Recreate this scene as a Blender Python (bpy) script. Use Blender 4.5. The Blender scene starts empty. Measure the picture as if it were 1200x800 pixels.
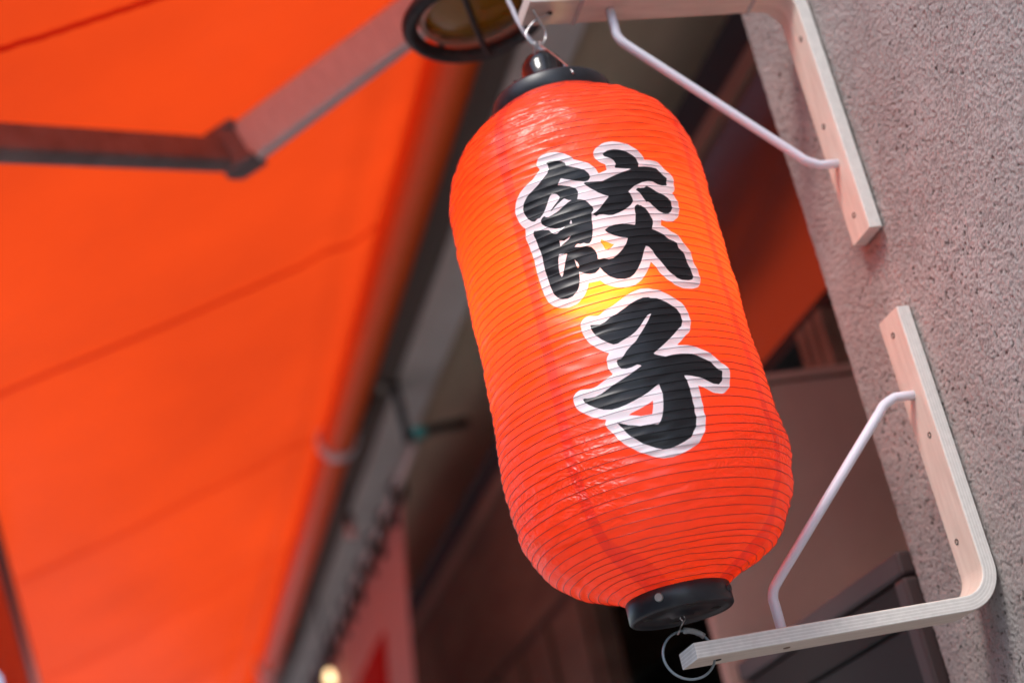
import bpy, bmesh, math, random
import numpy as np
from mathutils import Vector, Matrix

random.seed(7)
RNG = np.random.default_rng(11)
R = math.radians
scene = bpy.context.scene
col = scene.collection

# ------------------------------------------------------------------ camera
CAM = Vector((-0.7933, -1.2902, -0.2283))
yaw, pitch, roll = R(16.93), R(21.73), R(-12.92)
fw = Vector((math.sin(yaw) * math.cos(pitch), math.cos(yaw) * math.cos(pitch), math.sin(pitch)))
rt = Vector((math.cos(yaw), -math.sin(yaw), 0))
up = rt.cross(fw)
rt, up = math.cos(roll) * rt + math.sin(roll) * up, -math.sin(roll) * rt + math.cos(roll) * up
cam = bpy.data.cameras.new('camera')
cam.sensor_width = 36
cam.lens = 56.44
cam.clip_start = 0.05
cam.clip_end = 2000
cam.dof.use_dof = True
cam.dof.focus_distance = 1.385
cam.dof.aperture_fstop = 3.0
camo = bpy.data.objects.new('camera', cam)
camo.matrix_world = Matrix(((rt.x, up.x, -fw.x, CAM.x), (rt.y, up.y, -fw.y, CAM.y), (rt.z, up.z, -fw.z, CAM.z), (0, 0, 0, 1)))
col.objects.link(camo)
scene.camera = camo

# ------------------------------------------------------------------ light
SUN_EL, SUN_AZ = R(52), R(222)          # azimuth clockwise from +Y
world = bpy.data.worlds.new('World')
scene.world = world
world.use_nodes = True
wn = world.node_tree
bgn = wn.nodes['Background']
sky = wn.nodes.new('ShaderNodeTexSky')
sky.sky_type = 'NISHITA'
sky.sun_disc = False
sky.sun_elevation = SUN_EL
sky.sun_rotation = SUN_AZ
sky.air_density = 1.0
sky.dust_density = 1.5
sky.ozone_density = 1.0
wn.links.new(sky.outputs['Color'], bgn.inputs['Color'])
bgn.inputs['Strength'].default_value = 0.15
sun = bpy.data.lights.new('sun', 'SUN')
sun.energy = 1.1
sun.angle = R(16)
sun.color = (1.0, 0.97, 0.93)
suno = bpy.data.objects.new('sun', sun)
sd_ = Vector((math.sin(SUN_AZ) * math.cos(SUN_EL), math.cos(SUN_AZ) * math.cos(SUN_EL), math.sin(SUN_EL)))
suno.rotation_euler = sd_.to_track_quat('Z', 'Y').to_euler()
col.objects.link(suno)
scene.view_settings.view_transform = 'Standard'
scene.view_settings.look = 'None'
scene.view_settings.gamma = 1.0
scene.view_settings.exposure = 0.98
scene.view_settings.use_curve_mapping = False
scene.render.engine = 'CYCLES'
scene.cycles.use_denoising = True
scene.cycles.max_bounces = 8
scene.cycles.diffuse_bounces = 4
scene.cycles.transmission_bounces = 8
scene.cycles.transparent_max_bounces = 8
scene.cycles.sample_clamp_indirect = 6
scene.cycles.caustics_reflective = False
scene.cycles.caustics_refractive = False

# ------------------------------------------------------------------ helpers
def link(nt, a, b):
    nt.links.new(a, b)

def mat(name, color=(.5, .5, .5), rough=.6, metal=0.0, ior=1.5, spec=.5):
    m = bpy.data.materials.new(name)
    m.use_nodes = True
    b = m.node_tree.nodes['Principled BSDF']
    b.inputs['Base Color'].default_value = (*color, 1)
    b.inputs['Roughness'].default_value = rough
    b.inputs['Metallic'].default_value = metal
    b.inputs['IOR'].default_value = ior
    b.inputs['Specular IOR Level'].default_value = spec
    return m

def bsdf(m):
    return m.node_tree.nodes['Principled BSDF']

def node(m, t, **kw):
    n = m.node_tree.nodes.new(t)
    for k, v in kw.items():
        if hasattr(n, k):
            setattr(n, k, v)
        else:
            n.inputs[k].default_value = v
    return n

def noise_color(m, c1, c2, scale=20, detail=6, rough=.6, stretch=(1, 1, 1), lo=.35, hi=.65):
    nt = m.node_tree
    tc = node(m, 'ShaderNodeTexCoord')
    mp = node(m, 'ShaderNodeMapping')
    mp.inputs['Scale'].default_value = stretch
    nz = node(m, 'ShaderNodeTexNoise')
    nz.inputs['Scale'].default_value = scale
    nz.inputs['Detail'].default_value = detail
    nz.inputs['Roughness'].default_value = rough
    cr = node(m, 'ShaderNodeValToRGB')
    cr.color_ramp.elements[0].position = lo
    cr.color_ramp.elements[1].position = hi
    cr.color_ramp.elements[0].color = (*c1, 1)
    cr.color_ramp.elements[1].color = (*c2, 1)
    link(nt, tc.outputs['Object'], mp.inputs['Vector'])
    link(nt, mp.outputs['Vector'], nz.inputs['Vector'])
    link(nt, nz.outputs['Fac'], cr.inputs['Fac'])
    link(nt, cr.outputs['Color'], bsdf(m).inputs['Base Color'])
    return nz, cr, mp

def bump(m, src, strength=.3, dist=.001):
    bp = node(m, 'ShaderNodeBump')
    bp.inputs['Strength'].default_value = strength
    bp.inputs['Distance'].default_value = dist
    link(m.node_tree, src, bp.inputs['Height'])
    link(m.node_tree, bp.outputs['Normal'], bsdf(m).inputs['Normal'])
    return bp

def wloc(o):
    v = Vector((0, 0, 0))
    while o is not None:
        v = v + o.location
        o = o.parent
    return v

def tag(o, label=None, cat=None, group=None, kind=None):
    if label: o['label'] = label
    if cat: o['category'] = cat
    if group: o['group'] = group
    if kind: o['kind'] = kind
    return o

def thing(name, loc, label, cat, group=None):
    o = bpy.data.objects.new(name, None)
    o.empty_display_size = .05
    o.location = loc
    col.objects.link(o)
    return tag(o, label, cat, group)

def obj(name, verts, faces, m, parent=None, smooth=True, attrs=None):
    """one mesh object from world-space vertices"""
    v = np.asarray(verts, dtype=np.float32)
    if parent is not None:
        v = v - np.array(wloc(parent), dtype=np.float32)
    me = bpy.data.meshes.new(name)
    if isinstance(faces, np.ndarray):
        n = len(faces)
        me.vertices.add(len(v)); me.vertices.foreach_set('co', v.ravel())
        me.loops.add(n * 4); me.loops.foreach_set('vertex_index', faces.astype(np.int32).ravel())
        me.polygons.add(n)
        me.polygons.foreach_set('loop_start', np.arange(0, n * 4, 4, dtype=np.int32))
        me.update(calc_edges=True)
    else:
        me.from_pydata(v.tolist(), [], faces)
    if smooth:
        me.polygons.foreach_set('use_smooth', np.ones(len(me.polygons), bool))
    if attrs:
        for k, a in attrs.items():
            at = me.attributes.new(k, 'FLOAT', 'POINT')
            at.data.foreach_set('value', np.asarray(a, dtype=np.float32))
    me.update()
    if m is not None:
        me.materials.append(m)
    o = bpy.data.objects.new(name, me)
    if parent is not None:
        o.parent = parent
    col.objects.link(o)
    return o

def bm_obj(name, bm, m, parent=None, smooth=False):
    bm.normal_update()
    bm.verts.index_update()
    vs = [tuple(v.co) for v in bm.verts]
    fs = [[v.index for v in f.verts] for f in bm.faces]
    bm.free()
    o = obj(name, vs, fs, m, parent, smooth)
    return o

def box(name, lo, hi, m, parent=None, bevel=.003, seg=2, xf=None):
    bm = bmesh.new()
    bmesh.ops.create_cube(bm, size=1)
    for v in bm.verts:
        v.co = Vector([lo[i] + (v.co[i] + .5) * (hi[i] - lo[i]) for i in range(3)])
    if bevel:
        bmesh.ops.bevel(bm, geom=bm.edges[:], offset=bevel, segments=seg, affect='EDGES', profile=.5)
    if xf is not None:
        bmesh.ops.transform(bm, matrix=xf, verts=bm.verts)
    return bm_obj(name, bm, m, parent)

def beam(name, a, b, w, h, m, parent=None, bevel=.006, upv=(0, 0, 1), seg=3):
    """bevelled bar of section w x h from a to b"""
    a, b = Vector(a), Vector(b)
    d = (b - a); L = d.length; d.normalize()
    s = d.cross(Vector(upv)).normalized()
    u = s.cross(d)
    M = Matrix(((s.x, d.x, u.x, a.x), (s.y, d.y, u.y, a.y), (s.z, d.z, u.z, a.z), (0, 0, 0, 1)))
    return box(name, (-w / 2, 0, -h / 2), (w / 2, L, h / 2), m, parent, bevel, seg, M)

def catmull(P, n=8, closed=False):
    P = [Vector(p) for p in P]
    out = []
    N = len(P)
    rng = range(N if closed else N - 1)
    for i in rng:
        if closed:
            p0, p1, p2, p3 = P[(i - 1) % N], P[i], P[(i + 1) % N], P[(i + 2) % N]
        else:
            p0, p1, p2, p3 = P[max(i - 1, 0)], P[i], P[i + 1], P[min(i + 2, N - 1)]
        for k in range(n):
            t = k / n
            out.append(.5 * ((2 * p1) + (p2 - p0) * t + (2 * p0 - 5 * p1 + 4 * p2 - p3) * t * t + (3 * p1 - p0 - 3 * p2 + p3) * t ** 3))
    if not closed:
        out.append(P[-1])
    return out

def tube(name, pts, r, m, parent=None, sides=10, closed=False, caps=True):
    pts = [Vector(p) for p in pts]
    N = len(pts)
    vs, fs = [], []
    prev = None
    rad = r if callable(r) else (lambda t: r)
    for i, p in enumerate(pts):
        if closed:
            t = (pts[(i + 1) % N] - pts[i - 1]).normalized()
        else:
            t = (pts[min(i + 1, N - 1)] - pts[max(i - 1, 0)]).normalized()
        if prev is None:
            n = t.orthogonal().normalized()
        else:
            n = (prev - t * prev.dot(t)).normalized()
        prev = n
        b = t.cross(n)
        rr = rad(i / max(1, N - 1))
        for k in range(sides):
            a = 2 * math.pi * k / sides
            vs.append(p + n * (rr * math.cos(a)) + b * (rr * math.sin(a)))
    for i in range(N if closed else N - 1):
        j = (i + 1) % N
        for k in range(sides):
            k2 = (k + 1) % sides
            fs.append([i * sides + k, i * sides + k2, j * sides + k2, j * sides + k])
    if caps and not closed:
        fs.append(list(range(sides))[::-1])
        fs.append([(N - 1) * sides + k for k in range(sides)])
    return obj(name, [tuple(v) for v in vs], fs, m, parent)

def lathe(name, prof, centre, m, parent=None, seg=64, axis='Z', smooth=True):
    """prof: list of (radius, height) swept round a vertical axis at centre"""
    vs, fs = [], []
    c = Vector(centre)
    for r_, h in prof:
        for k in range(seg):
            a = 2 * math.pi * k / seg
            if axis == 'Z':
                vs.append((c.x + r_ * math.cos(a), c.y + r_ * math.sin(a), c.z + h))
            elif axis == 'Y':
                vs.append((c.x + r_ * math.cos(a), c.y + h, c.z + r_ * math.sin(a)))
            else:
                vs.append((c.x + h, c.y + r_ * math.cos(a), c.z + r_ * math.sin(a)))
    n = len(prof)
    for i in range(n - 1):
        for k in range(seg):
            k2 = (k + 1) % seg
            fs.append([i * seg + k, i * seg + k2, (i + 1) * seg + k2, (i + 1) * seg + k])
    return obj(name, vs, fs, m, parent, smooth)

def grid_faces(nu, nv):
    i = np.arange(nu - 1)[:, None]; j = np.arange(nv - 1)[None, :]
    a = i * nv + j
    return np.stack([a, a + nv, a + nv + 1, a + 1], -1).reshape(-1, 4)

def fnoise(nu, nv, sig):
    """periodic smooth noise field with unit spread, sig in cells"""
    f = np.fft.rfft2(RNG.normal(size=(nu, nv)))
    ku = np.fft.fftfreq(nu)[:, None]; kv = np.fft.rfftfreq(nv)[None, :]
    su, sv = sig if isinstance(sig, tuple) else (sig, sig)
    f *= np.exp(-2 * math.pi ** 2 * ((ku * su) ** 2 + (kv * sv) ** 2))
    g = np.fft.irfft2(f, s=(nu, nv))
    return (g - g.mean()) / g.std()

# brush strokes of the two characters, unrolled shade, mm (x along the girth, y height)
STROKES = [[[-65.0,441.5],[-61.5,441.9],[-56.1,441.0],[-50.6,438.5],[-47.4,435.7],[-47.5,432.4],[-42.5,430.1],[-37.3,427.2],[-32.1,423.7],[-29.2,419.4],[-28.5,415.5],[-30.8,412.7],[-34.8,412.4],[-42.1,414.7],[-47.5,417.1],[-52.0,419.3],[-54.8,421.0],[-59.0,415.0],[-55.3,413.8],[-48.9,411.2],[-43.8,407.4],[-42.5,403.8],[-43.6,399.8],[-45.1,396.7],[-42.6,396.0],[-38.2,393.8],[-36.3,391.4],[-35.0,388.4],[-33.2,385.8],[-33.0,383.1],[-35.6,380.5],[-36.8,374.4],[-37.4,369.8],[-36.7,372.3],[-37.8,366.2],[-39.7,359.3],[-41.7,354.5],[-44.1,352.2],[-46.4,352.6],[-48.9,354.4],[-51.9,354.2],[-54.6,355.3],[-58.1,353.2],[-53.0,351.8],[-47.3,350.8],[-43.0,348.6],[-40.5,344.7],[-39.9,340.4],[-40.4,336.9],[-38.6,336.4],[-39.9,329.8],[-41.7,327.3],[-45.6,325.2],[-50.4,325.6],[-53.9,327.1],[-56.4,328.9],[-59.4,330.6],[-59.8,327.4],[-60.5,322.4],[-62.3,317.8],[-65.1,313.6],[-69.9,310.1],[-75.1,309.7],[-80.0,311.1],[-83.5,314.0],[-86.1,318.3],[-87.7,324.9],[-88.4,330.4],[-89.2,338.1],[-89.3,344.4],[-89.5,350.8],[-89.1,356.9],[-89.7,362.5],[-90.4,366.0],[-91.0,372.6],[-92.0,377.3],[-91.4,381.8],[-83.3,379.2],[-76.9,376.8],[-75.1,373.7],[-73.4,371.8],[-70.1,370.8],[-66.1,372.6],[-60.9,374.9],[-65.6,374.5],[-70.4,375.7],[-75.1,378.0],[-79.5,381.3],[-82.0,384.4],[-82.2,387.7],[-80.1,389.8],[-77.8,390.6],[-76.6,389.0],[-74.1,388.3],[-71.4,388.9],[-68.1,389.8],[-64.8,390.8],[-61.4,392.3],[-56.8,394.6],[-53.4,396.2],[-49.9,397.2],[-53.0,398.0],[-56.4,400.6],[-58.7,399.5],[-63.2,397.2],[-68.1,394.1],[-72.2,391.9],[-70.8,393.5],[-66.3,397.2],[-61.3,400.9],[-59.9,403.6],[-62.0,406.7],[-66.1,408.8],[-69.4,405.9],[-73.0,399.7],[-76.1,395.5],[-79.0,392.3],[-82.1,390.3],[-84.8,390.4],[-87.9,389.0],[-90.9,390.5],[-93.9,394.2],[-96.0,399.4],[-96.5,405.0],[-94.5,409.6],[-89.8,414.6],[-83.5,417.9],[-76.1,421.5],[-69.7,426.7],[-65.8,429.7],[-63.8,433.3],[-63.4,438.2]],[[-12.2,438.4],[-6.9,441.4],[-0.6,442.0],[4.4,441.1],[11.1,438.5],[16.5,434.5],[19.8,430.6],[20.4,425.6],[18.9,421.4],[18.4,421.4],[26.4,422.1],[33.3,422.0],[39.0,421.1],[41.4,416.7],[44.2,413.6],[47.5,410.9],[45.9,407.2],[45.2,403.0],[39.4,402.4],[35.0,403.5],[29.8,405.8],[24.2,406.0],[18.3,404.9],[12.2,402.1],[9.8,401.2],[4.7,397.7],[2.4,395.9],[3.6,393.4],[4.8,390.1],[5.2,386.8],[1.9,382.8],[-4.1,379.1],[-10.8,376.3],[-17.2,374.6],[-21.0,375.1],[-25.5,377.0],[-29.3,377.5],[-32.6,376.6],[-33.1,377.8],[-35.4,378.6],[-30.3,381.4],[-26.8,383.9],[-23.0,387.4],[-19.2,391.0],[-16.4,393.5],[-20.1,395.2],[-25.2,398.6],[-30.0,403.4],[-33.9,407.5],[-36.0,410.7],[-34.0,411.5],[-28.3,410.6],[-18.7,409.2],[-12.2,411.5],[-4.5,414.3],[2.2,416.3],[7.8,417.9],[12.5,419.5],[6.2,419.9],[0.3,420.9],[-3.7,421.5],[-4.0,423.5],[-2.2,425.5],[-3.2,429.5],[-7.0,432.7],[-10.9,435.4]],[[10.1,397.4],[12.5,399.2],[16.1,398.8],[17.5,399.7],[18.0,398.8],[20.2,399.8],[21.1,401.0],[22.7,400.9],[26.6,398.8],[31.5,395.7],[37.7,392.8],[42.2,389.3],[44.0,385.1],[44.0,379.7],[41.4,375.2],[37.6,372.5],[33.3,372.3],[28.9,375.0],[24.6,379.8],[21.4,384.1],[19.0,385.5],[18.2,384.3],[17.1,386.3],[15.4,390.1],[12.8,394.5]],[[4.9,380.4],[3.8,372.0],[0.6,361.6],[-5.1,363.3],[-10.8,364.4],[-17.7,364.6],[-23.8,363.6],[-28.2,361.3],[-26.1,358.2],[-21.1,354.6],[-15.8,351.9],[-9.4,349.9],[-12.1,345.2],[-16.6,340.7],[-21.4,337.3],[-27.0,334.3],[-30.9,334.3],[-35.2,336.3],[-40.5,336.4],[-41.3,337.1],[-42.8,330.7],[-40.7,329.7],[-38.1,324.3],[-33.7,318.6],[-27.9,314.7],[-21.5,313.2],[-16.5,313.8],[-11.9,316.4],[-7.3,321.0],[-3.6,325.7],[-0.2,331.1],[2.9,337.1],[5.5,341.0],[8.3,339.8],[11.0,336.4],[13.3,331.1],[16.9,325.1],[19.6,319.3],[23.5,314.0],[27.9,309.8],[33.0,307.8],[40.1,307.8],[44.9,309.3],[47.3,312.7],[47.4,316.9],[46.0,322.1],[44.6,327.2],[44.8,333.6],[42.1,336.6],[39.2,339.1],[38.1,343.3],[35.8,345.3],[31.1,347.2],[25.5,351.4],[20.7,353.9],[15.4,356.4],[18.2,361.6],[19.4,366.9],[17.9,371.2],[16.9,375.5],[15.4,378.3],[12.8,380.5],[11.6,382.0],[10.0,381.7],[9.3,383.1],[7.1,382.6]],[[-61.3,279.2],[-57.7,278.1],[-52.7,277.0],[-48.2,278.0],[-42.7,281.1],[-36.5,282.8],[-30.1,285.8],[-22.6,289.3],[-16.2,291.8],[-9.9,293.4],[-4.2,292.8],[-5.3,292.1],[2.1,290.9],[10.0,286.1],[18.4,279.9],[20.7,273.7],[20.6,269.0],[18.1,263.7],[14.2,261.3],[9.0,257.0],[0.1,250.6],[-7.6,245.7],[-14.8,241.6],[-4.9,237.1],[1.6,237.8],[9.3,237.9],[17.0,237.1],[24.6,235.1],[31.8,231.2],[37.8,227.3],[40.1,223.3],[41.5,220.7],[46.0,219.2],[42.6,210.1],[37.9,206.8],[32.4,207.5],[27.6,210.2],[20.6,213.8],[13.4,216.2],[6.6,217.5],[8.1,211.8],[8.1,206.3],[8.4,200.8],[7.9,194.4],[8.0,189.0],[7.0,183.7],[7.1,179.4],[4.6,171.1],[1.5,167.4],[-1.6,162.7],[-8.5,159.6],[-15.1,157.2],[-21.4,155.8],[-27.2,156.2],[-32.5,158.7],[-35.9,161.0],[-41.8,164.9],[-46.5,169.7],[-50.5,173.5],[-53.4,178.0],[-55.4,182.3],[-57.9,186.2],[-59.7,188.7],[-54.5,185.8],[-50.1,183.6],[-44.6,181.9],[-40.1,180.2],[-35.2,180.0],[-30.4,179.6],[-26.2,178.5],[-23.6,181.1],[-21.2,184.9],[-18.9,190.9],[-17.1,198.0],[-16.1,203.3],[-16.4,209.9],[-16.7,213.2],[-20.6,211.2],[-27.6,207.3],[-34.2,204.4],[-40.7,202.3],[-48.1,200.5],[-54.3,199.6],[-60.3,199.8],[-67.0,201.9],[-73.3,205.8],[-77.7,209.8],[-81.2,213.5],[-82.4,217.7],[-77.4,216.2],[-71.1,215.7],[-65.7,216.6],[-58.9,219.4],[-51.0,222.5],[-44.4,225.0],[-37.7,227.7],[-32.4,230.3],[-26.6,233.3],[-30.4,234.9],[-35.3,233.5],[-40.0,233.2],[-44.4,234.4],[-46.6,238.5],[-46.5,243.0],[-42.3,243.2],[-40.0,244.8],[-36.3,248.9],[-31.7,252.4],[-26.2,255.7],[-23.0,259.1],[-18.6,263.4],[-15.3,266.9],[-10.6,272.3],[-6.5,277.8],[-10.5,276.4],[-14.3,272.9],[-19.4,267.6],[-24.1,263.9],[-29.6,261.0],[-35.7,258.9],[-41.8,256.9],[-45.6,256.9],[-49.7,259.4],[-54.4,263.5],[-58.9,268.9],[-61.0,274.2]]]
HOLES = [[[-57.2,376.0],[-54.9,379.2],[-54.6,375.2]],[[-70.1,364.4],[-65.5,362.3],[-61.1,363.5],[-57.6,365.0],[-61.5,362.0],[-65.9,360.4],[-70.5,358.5],[-69.9,361.7]],[[-72.9,352.0],[-65.9,349.8],[-67.9,345.8],[-70.7,340.5],[-73.5,334.1],[-75.6,330.9],[-76.7,334.8],[-76.4,340.4],[-75.0,347.3]],[[-60.6,342.8],[-58.8,339.6],[-57.7,335.1],[-59.7,334.1],[-60.3,337.5]]]

# ------------------------------------------------------------------ materials
M = {}
M['paving'] = mat('paving', (.09, .088, .085), .9)
nz, cr, mp = noise_color(M['paving'], (.26, .255, .245), (.38, .37, .36), 60)
bump(M['paving'], nz.outputs['Fac'], .5, .004)

def stucco():
    m = mat('stucco', rough=.92)
    nt = m.node_tree
    nz, cr, mp = noise_color(m, (.350, .314, .296), (.505, .462, .440), 5, 10, .72)
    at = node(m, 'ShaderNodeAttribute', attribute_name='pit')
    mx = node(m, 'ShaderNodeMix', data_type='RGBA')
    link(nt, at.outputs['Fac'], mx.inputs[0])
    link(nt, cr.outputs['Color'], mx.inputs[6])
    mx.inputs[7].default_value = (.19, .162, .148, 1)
    n3 = node(m, 'ShaderNodeTexNoise')
    n3.inputs['Scale'].default_value = 420
    n3.inputs['Detail'].default_value = 3
    m3 = node(m, 'ShaderNodeMapRange')
    m3.inputs[1].default_value = .3; m3.inputs[2].default_value = .7
    m3.inputs[3].default_value = .62; m3.inputs[4].default_value = 1.28
    link(nt, n3.outputs['Fac'], m3.inputs[0])
    hs = node(m, 'ShaderNodeHueSaturation')
    link(nt, m3.outputs[0], hs.inputs['Value'])
    link(nt, mx.outputs[2], hs.inputs['Color'])
    link(nt, hs.outputs['Color'], bsdf(m).inputs['Base Color'])
    n2 = node(m, 'ShaderNodeTexNoise')
    n2.inputs['Scale'].default_value = 520
    n2.inputs['Detail'].default_value = 4
    bump(m, n2.outputs['Fac'], .7, .0008)
    return m
M['stucco'] = stucco()

def two_sided(name, front, trans, fac, rough=.45, spec=.5, weave=0.0):
    """cloth or film: part of the light is reflected, part shines through"""
    m = mat(name, front, rough, spec=spec)
    nt = m.node_tree
    tr = node(m, 'ShaderNodeBsdfTranslucent')
    tr.inputs['Color'].default_value = (*trans, 1)
    mx = node(m, 'ShaderNodeMixShader')
    mx.inputs[0].default_value = fac
    link(nt, bsdf(m).outputs[0], mx.inputs[1])
    link(nt, tr.outputs[0], mx.inputs[2])
    link(nt, mx.outputs[0], nt.nodes['Material Output'].inputs['Surface'])
    if weave:
        n7 = node(m, 'ShaderNodeTexNoise')
        n7.inputs['Scale'].default_value = 1.3
        n7.inputs['Detail'].default_value = 6
        n7.inputs['Roughness'].default_value = .62
        r7 = node(m, 'ShaderNodeValToRGB')
        r7.color_ramp.elements[0].position = .32; r7.color_ramp.elements[1].position = .68
        r7.color_ramp.elements[0].color = (trans[0] * .80, trans[1] * .78, trans[2], 1)
        r7.color_ramp.elements[1].color = (*trans, 1)
        tcx = node(m, 'ShaderNodeTexCoord')
        link(nt, tcx.outputs['Object'], n7.inputs['Vector'])
        link(nt, n7.outputs['Fac'], r7.inputs['Fac'])
        link(nt, r7.outputs['Color'], tr.inputs['Color'])
        nz = node(m, 'ShaderNodeTexNoise')
        nz.inputs['Scale'].default_value = 6
        nz.inputs['Detail'].default_value = 5
        bump(m, nz.outputs['Fac'], weave, .02)
    return m
M['awning'] = two_sided('awning_cloth', (.82, .062, .008), (.84, .064, .008), .76, .34, .5, .12)
M['roller'] = mat('rolled_cloth', (.92, .135, .022), .45)
M['seam'] = two_sided('awning_seam', (.62, .045, .008), (.80, .05, .006), .6, .5)
M['valance'] = two_sided('valance_cloth', (.55, .035, .012), (.6, .04, .01), .35, .5)
M['banner'] = two_sided('banner_cloth', (.95, .84, .87), (.95, .80, .83), .5, .8, .2)
M['banner_red'] = two_sided('banner_red', (.5, .01, .015), (.5, .01, .015), .3, .8, .2)
M['black_tie'] = mat('black_tie', (.02, .018, .022), .8)

M['alu'] = mat('grey_coated_arm', (.6, .58, .58), .4, .0)
nz, cr, mp = noise_color(M['alu'], (.70, .68, .68), (.82, .80, .80), 30, 4, .6, (1, 12, 1))
M['alu_dark'] = mat('anodised_arm', (.26, .22, .22), .5, .1)
nz, cr, mp = noise_color(M['alu_dark'], (.20, .165, .16), (.28, .235, .23), 25, 5, .6)
M['cast'] = mat('cast_joint', (.24, .20, .20), .5, .1)
M['bar'] = mat('front_bar', (.16, .15, .15), .3, .7)
M['grey_paint'] = mat('grey_paint', (.36, .32, .29), .6)
nz, cr, mp = noise_color(M['grey_paint'], (.70, .65, .60), (.84, .79, .74), 5, 6)
M['shaded_rail'] = mat('shaded_rail', (.17, .135, .115), .6)  # dark tone carries the shadow between roller and moulding
M['soffit'] = mat('soffit_board', (.12, .088, .062), .8)
nz, cr, mp = noise_color(M['soffit'], (.54, .42, .29), (.68, .54, .38), 4, 8, .6, (1.5, .4, 1))
bump(M['soffit'], nz.outputs['Fac'], .2, .004)
M['trim'] = mat('wood_trim', (.22, .155, .105), .6)
nz, cr, mp = noise_color(M['trim'], (.19, .125, .085), (.27, .18, .125), 8, 6, .6, (3, .3, 3))
M['black'] = mat('black_paint', (.012, .011, .011), .7)
M['interior'] = mat('dark_room', (.025, .02, .018), .9)
M['brown_wall'] = mat('brown_wall', (.10, .065, .045), .7)
nz, cr, mp = noise_color(M['brown_wall'], (.075, .058, .040), (.125, .098, .068), 6, 6, .6, (1, .5, 3))
M['panel'] = mat('panel_board', (.30, .175, .135), .6)
nz, cr, mp = noise_color(M['panel'], (.50, .31, .24), (.58, .365, .29), 5, 6)
M['dark_glass'] = mat('dark_glass', (.12, .036, .026), .22, ior=3.2)
nzg = node(M['dark_glass'], 'ShaderNodeTexNoise')
nzg.inputs['Scale'].default_value = 2.2
nzg.inputs['Detail'].default_value = 1
bump(M['dark_glass'], nzg.outputs['Fac'], .25, .05)
M['fridge'] = mat('cabinet_paint', (.016, .015, .015), .8)
M['mauve'] = mat('mauve_frame', (.08, .055, .055), .6)

def plywood():
    m = mat('birch_plywood', rough=.55, spec=.35)
    nt = m.node_tree
    tc = node(m, 'ShaderNodeTexCoord')
    # face veneer
    mp = node(m, 'ShaderNodeMapping'); mp.inputs['Scale'].default_value = (1.2, 9, 1.2)
    nz = node(m, 'ShaderNodeTexNoise'); nz.inputs['Scale'].default_value = 16; nz.inputs['Detail'].default_value = 7
    link(nt, tc.outputs['Object'], mp.inputs['Vector']); link(nt, mp.outputs['Vector'], nz.inputs['Vector'])
    cr = node(m, 'ShaderNodeValToRGB')
    cr.color_ramp.elements[0].position = .3; cr.color_ramp.elements[1].position = .7
    cr.color_ramp.elements[0].color = (.66, .55, .46, 1); cr.color_ramp.elements[1].color = (.78, .68, .58, 1)
    link(nt, nz.outputs['Fac'], cr.inputs['Fac'])
    # edge: nine veneers, alternating grain
    at = node(m, 'ShaderNodeAttribute', attribute_name='ply')
    mu = node(m, 'ShaderNodeMath', operation='MULTIPLY'); mu.inputs[1].default_value = 4.5
    fr = node(m, 'ShaderNodeMath', operation='FRACT')
    link(nt, at.outputs['Fac'], mu.inputs[0]); link(nt, mu.outputs[0], fr.inputs[0])
    ce = node(m, 'ShaderNodeValToRGB')
    e = ce.color_ramp
    e.elements[0].position = 0; e.elements[0].color = (.76, .73, .68, 1)
    e.elements[1].position = 1; e.elements[1].color = (.76, .73, .68, 1)
    for p, c in ((.44, (.77, .74, .69)), (.50, (.54, .50, .45)), (.56, (.68, .65, .60)), (.92, (.67, .63, .58)), (.97, (.56, .52, .47))):
        q = e.elements.new(p); q.color = (*c, 1)
    link(nt, fr.outputs[0], ce.inputs['Fac'])
    mp2 = node(m, 'ShaderNodeMapping'); mp2.inputs['Scale'].default_value = (1, 1, 1)
    n2 = node(m, 'ShaderNodeTexNoise'); n2.inputs['Scale'].default_value = 160; n2.inputs['Detail'].default_value = 4
    link(nt, tc.outputs['Object'], n2.inputs['Vector'])
    mr = node(m, 'ShaderNodeMapRange'); mr.inputs[3].default_value = .82; mr.inputs[4].default_value = 1.12
    link(nt, n2.outputs['Fac'], mr.inputs[0])
    hs = node(m, 'ShaderNodeHueSaturation')
    link(nt, mr.outputs[0], hs.inputs['Value']); link(nt, ce.outputs['Color'], hs.inputs['Color'])
    ed = node(m, 'ShaderNodeAttribute', attribute_name='edge')
    mx = node(m, 'ShaderNodeMix', data_type='RGBA')
    link(nt, ed.outputs['Fac'], mx.inputs[0]); link(nt, cr.outputs['Color'], mx.inputs[6]); link(nt, hs.outputs['Color'], mx.inputs[7])
    link(nt, mx.outputs[2], bsdf(m).inputs['Base Color'])
    bump(m, n2.outputs['Fac'], .25, .0006)
    return m
M['ply'] = plywood()
M['rod'] = mat('white_enamel', (.74, .74, .82), .28)
M['screw'] = mat('dull_screw', (.07, .06, .055), .6, .3)
M['hole'] = mat('screw_hole', (.02, .016, .012), .8)
M['steel'] = mat('steel_wire', (.62, .61, .60), .28, 1.0)
M['rivet'] = mat('dull_rivet', (.42, .43, .39), .5, .6)
M['cable'] = mat('coated_cable', (.22, .27, .30), .35, .3)
M['clear'] = mat('clear_sleeve', (.62, .62, .62), .3)
bsdf(M['clear']).inputs['Alpha'].default_value = .55
M['tie'] = mat('clear_tie', (.7, .68, .66), .3)
bsdf(M['tie']).inputs['Alpha'].default_value = .45
M['cord'] = mat('grey_cord', (.48, .48, .54), .45)
M['cap'] = mat('black_plastic', (.014, .016, .020), .38)
nz, cr, mp = noise_color(M['cap'], (.010, .012, .016), (.020, .024, .031), 60, 4)
bump(M['cap'], nz.outputs['Fac'], .05, .0006)
M['gloss_black'] = mat('gloss_black', (.008, .008, .010), .08)
M['iron'] = mat('black_iron', (.012, .011, .012), .5)
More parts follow.
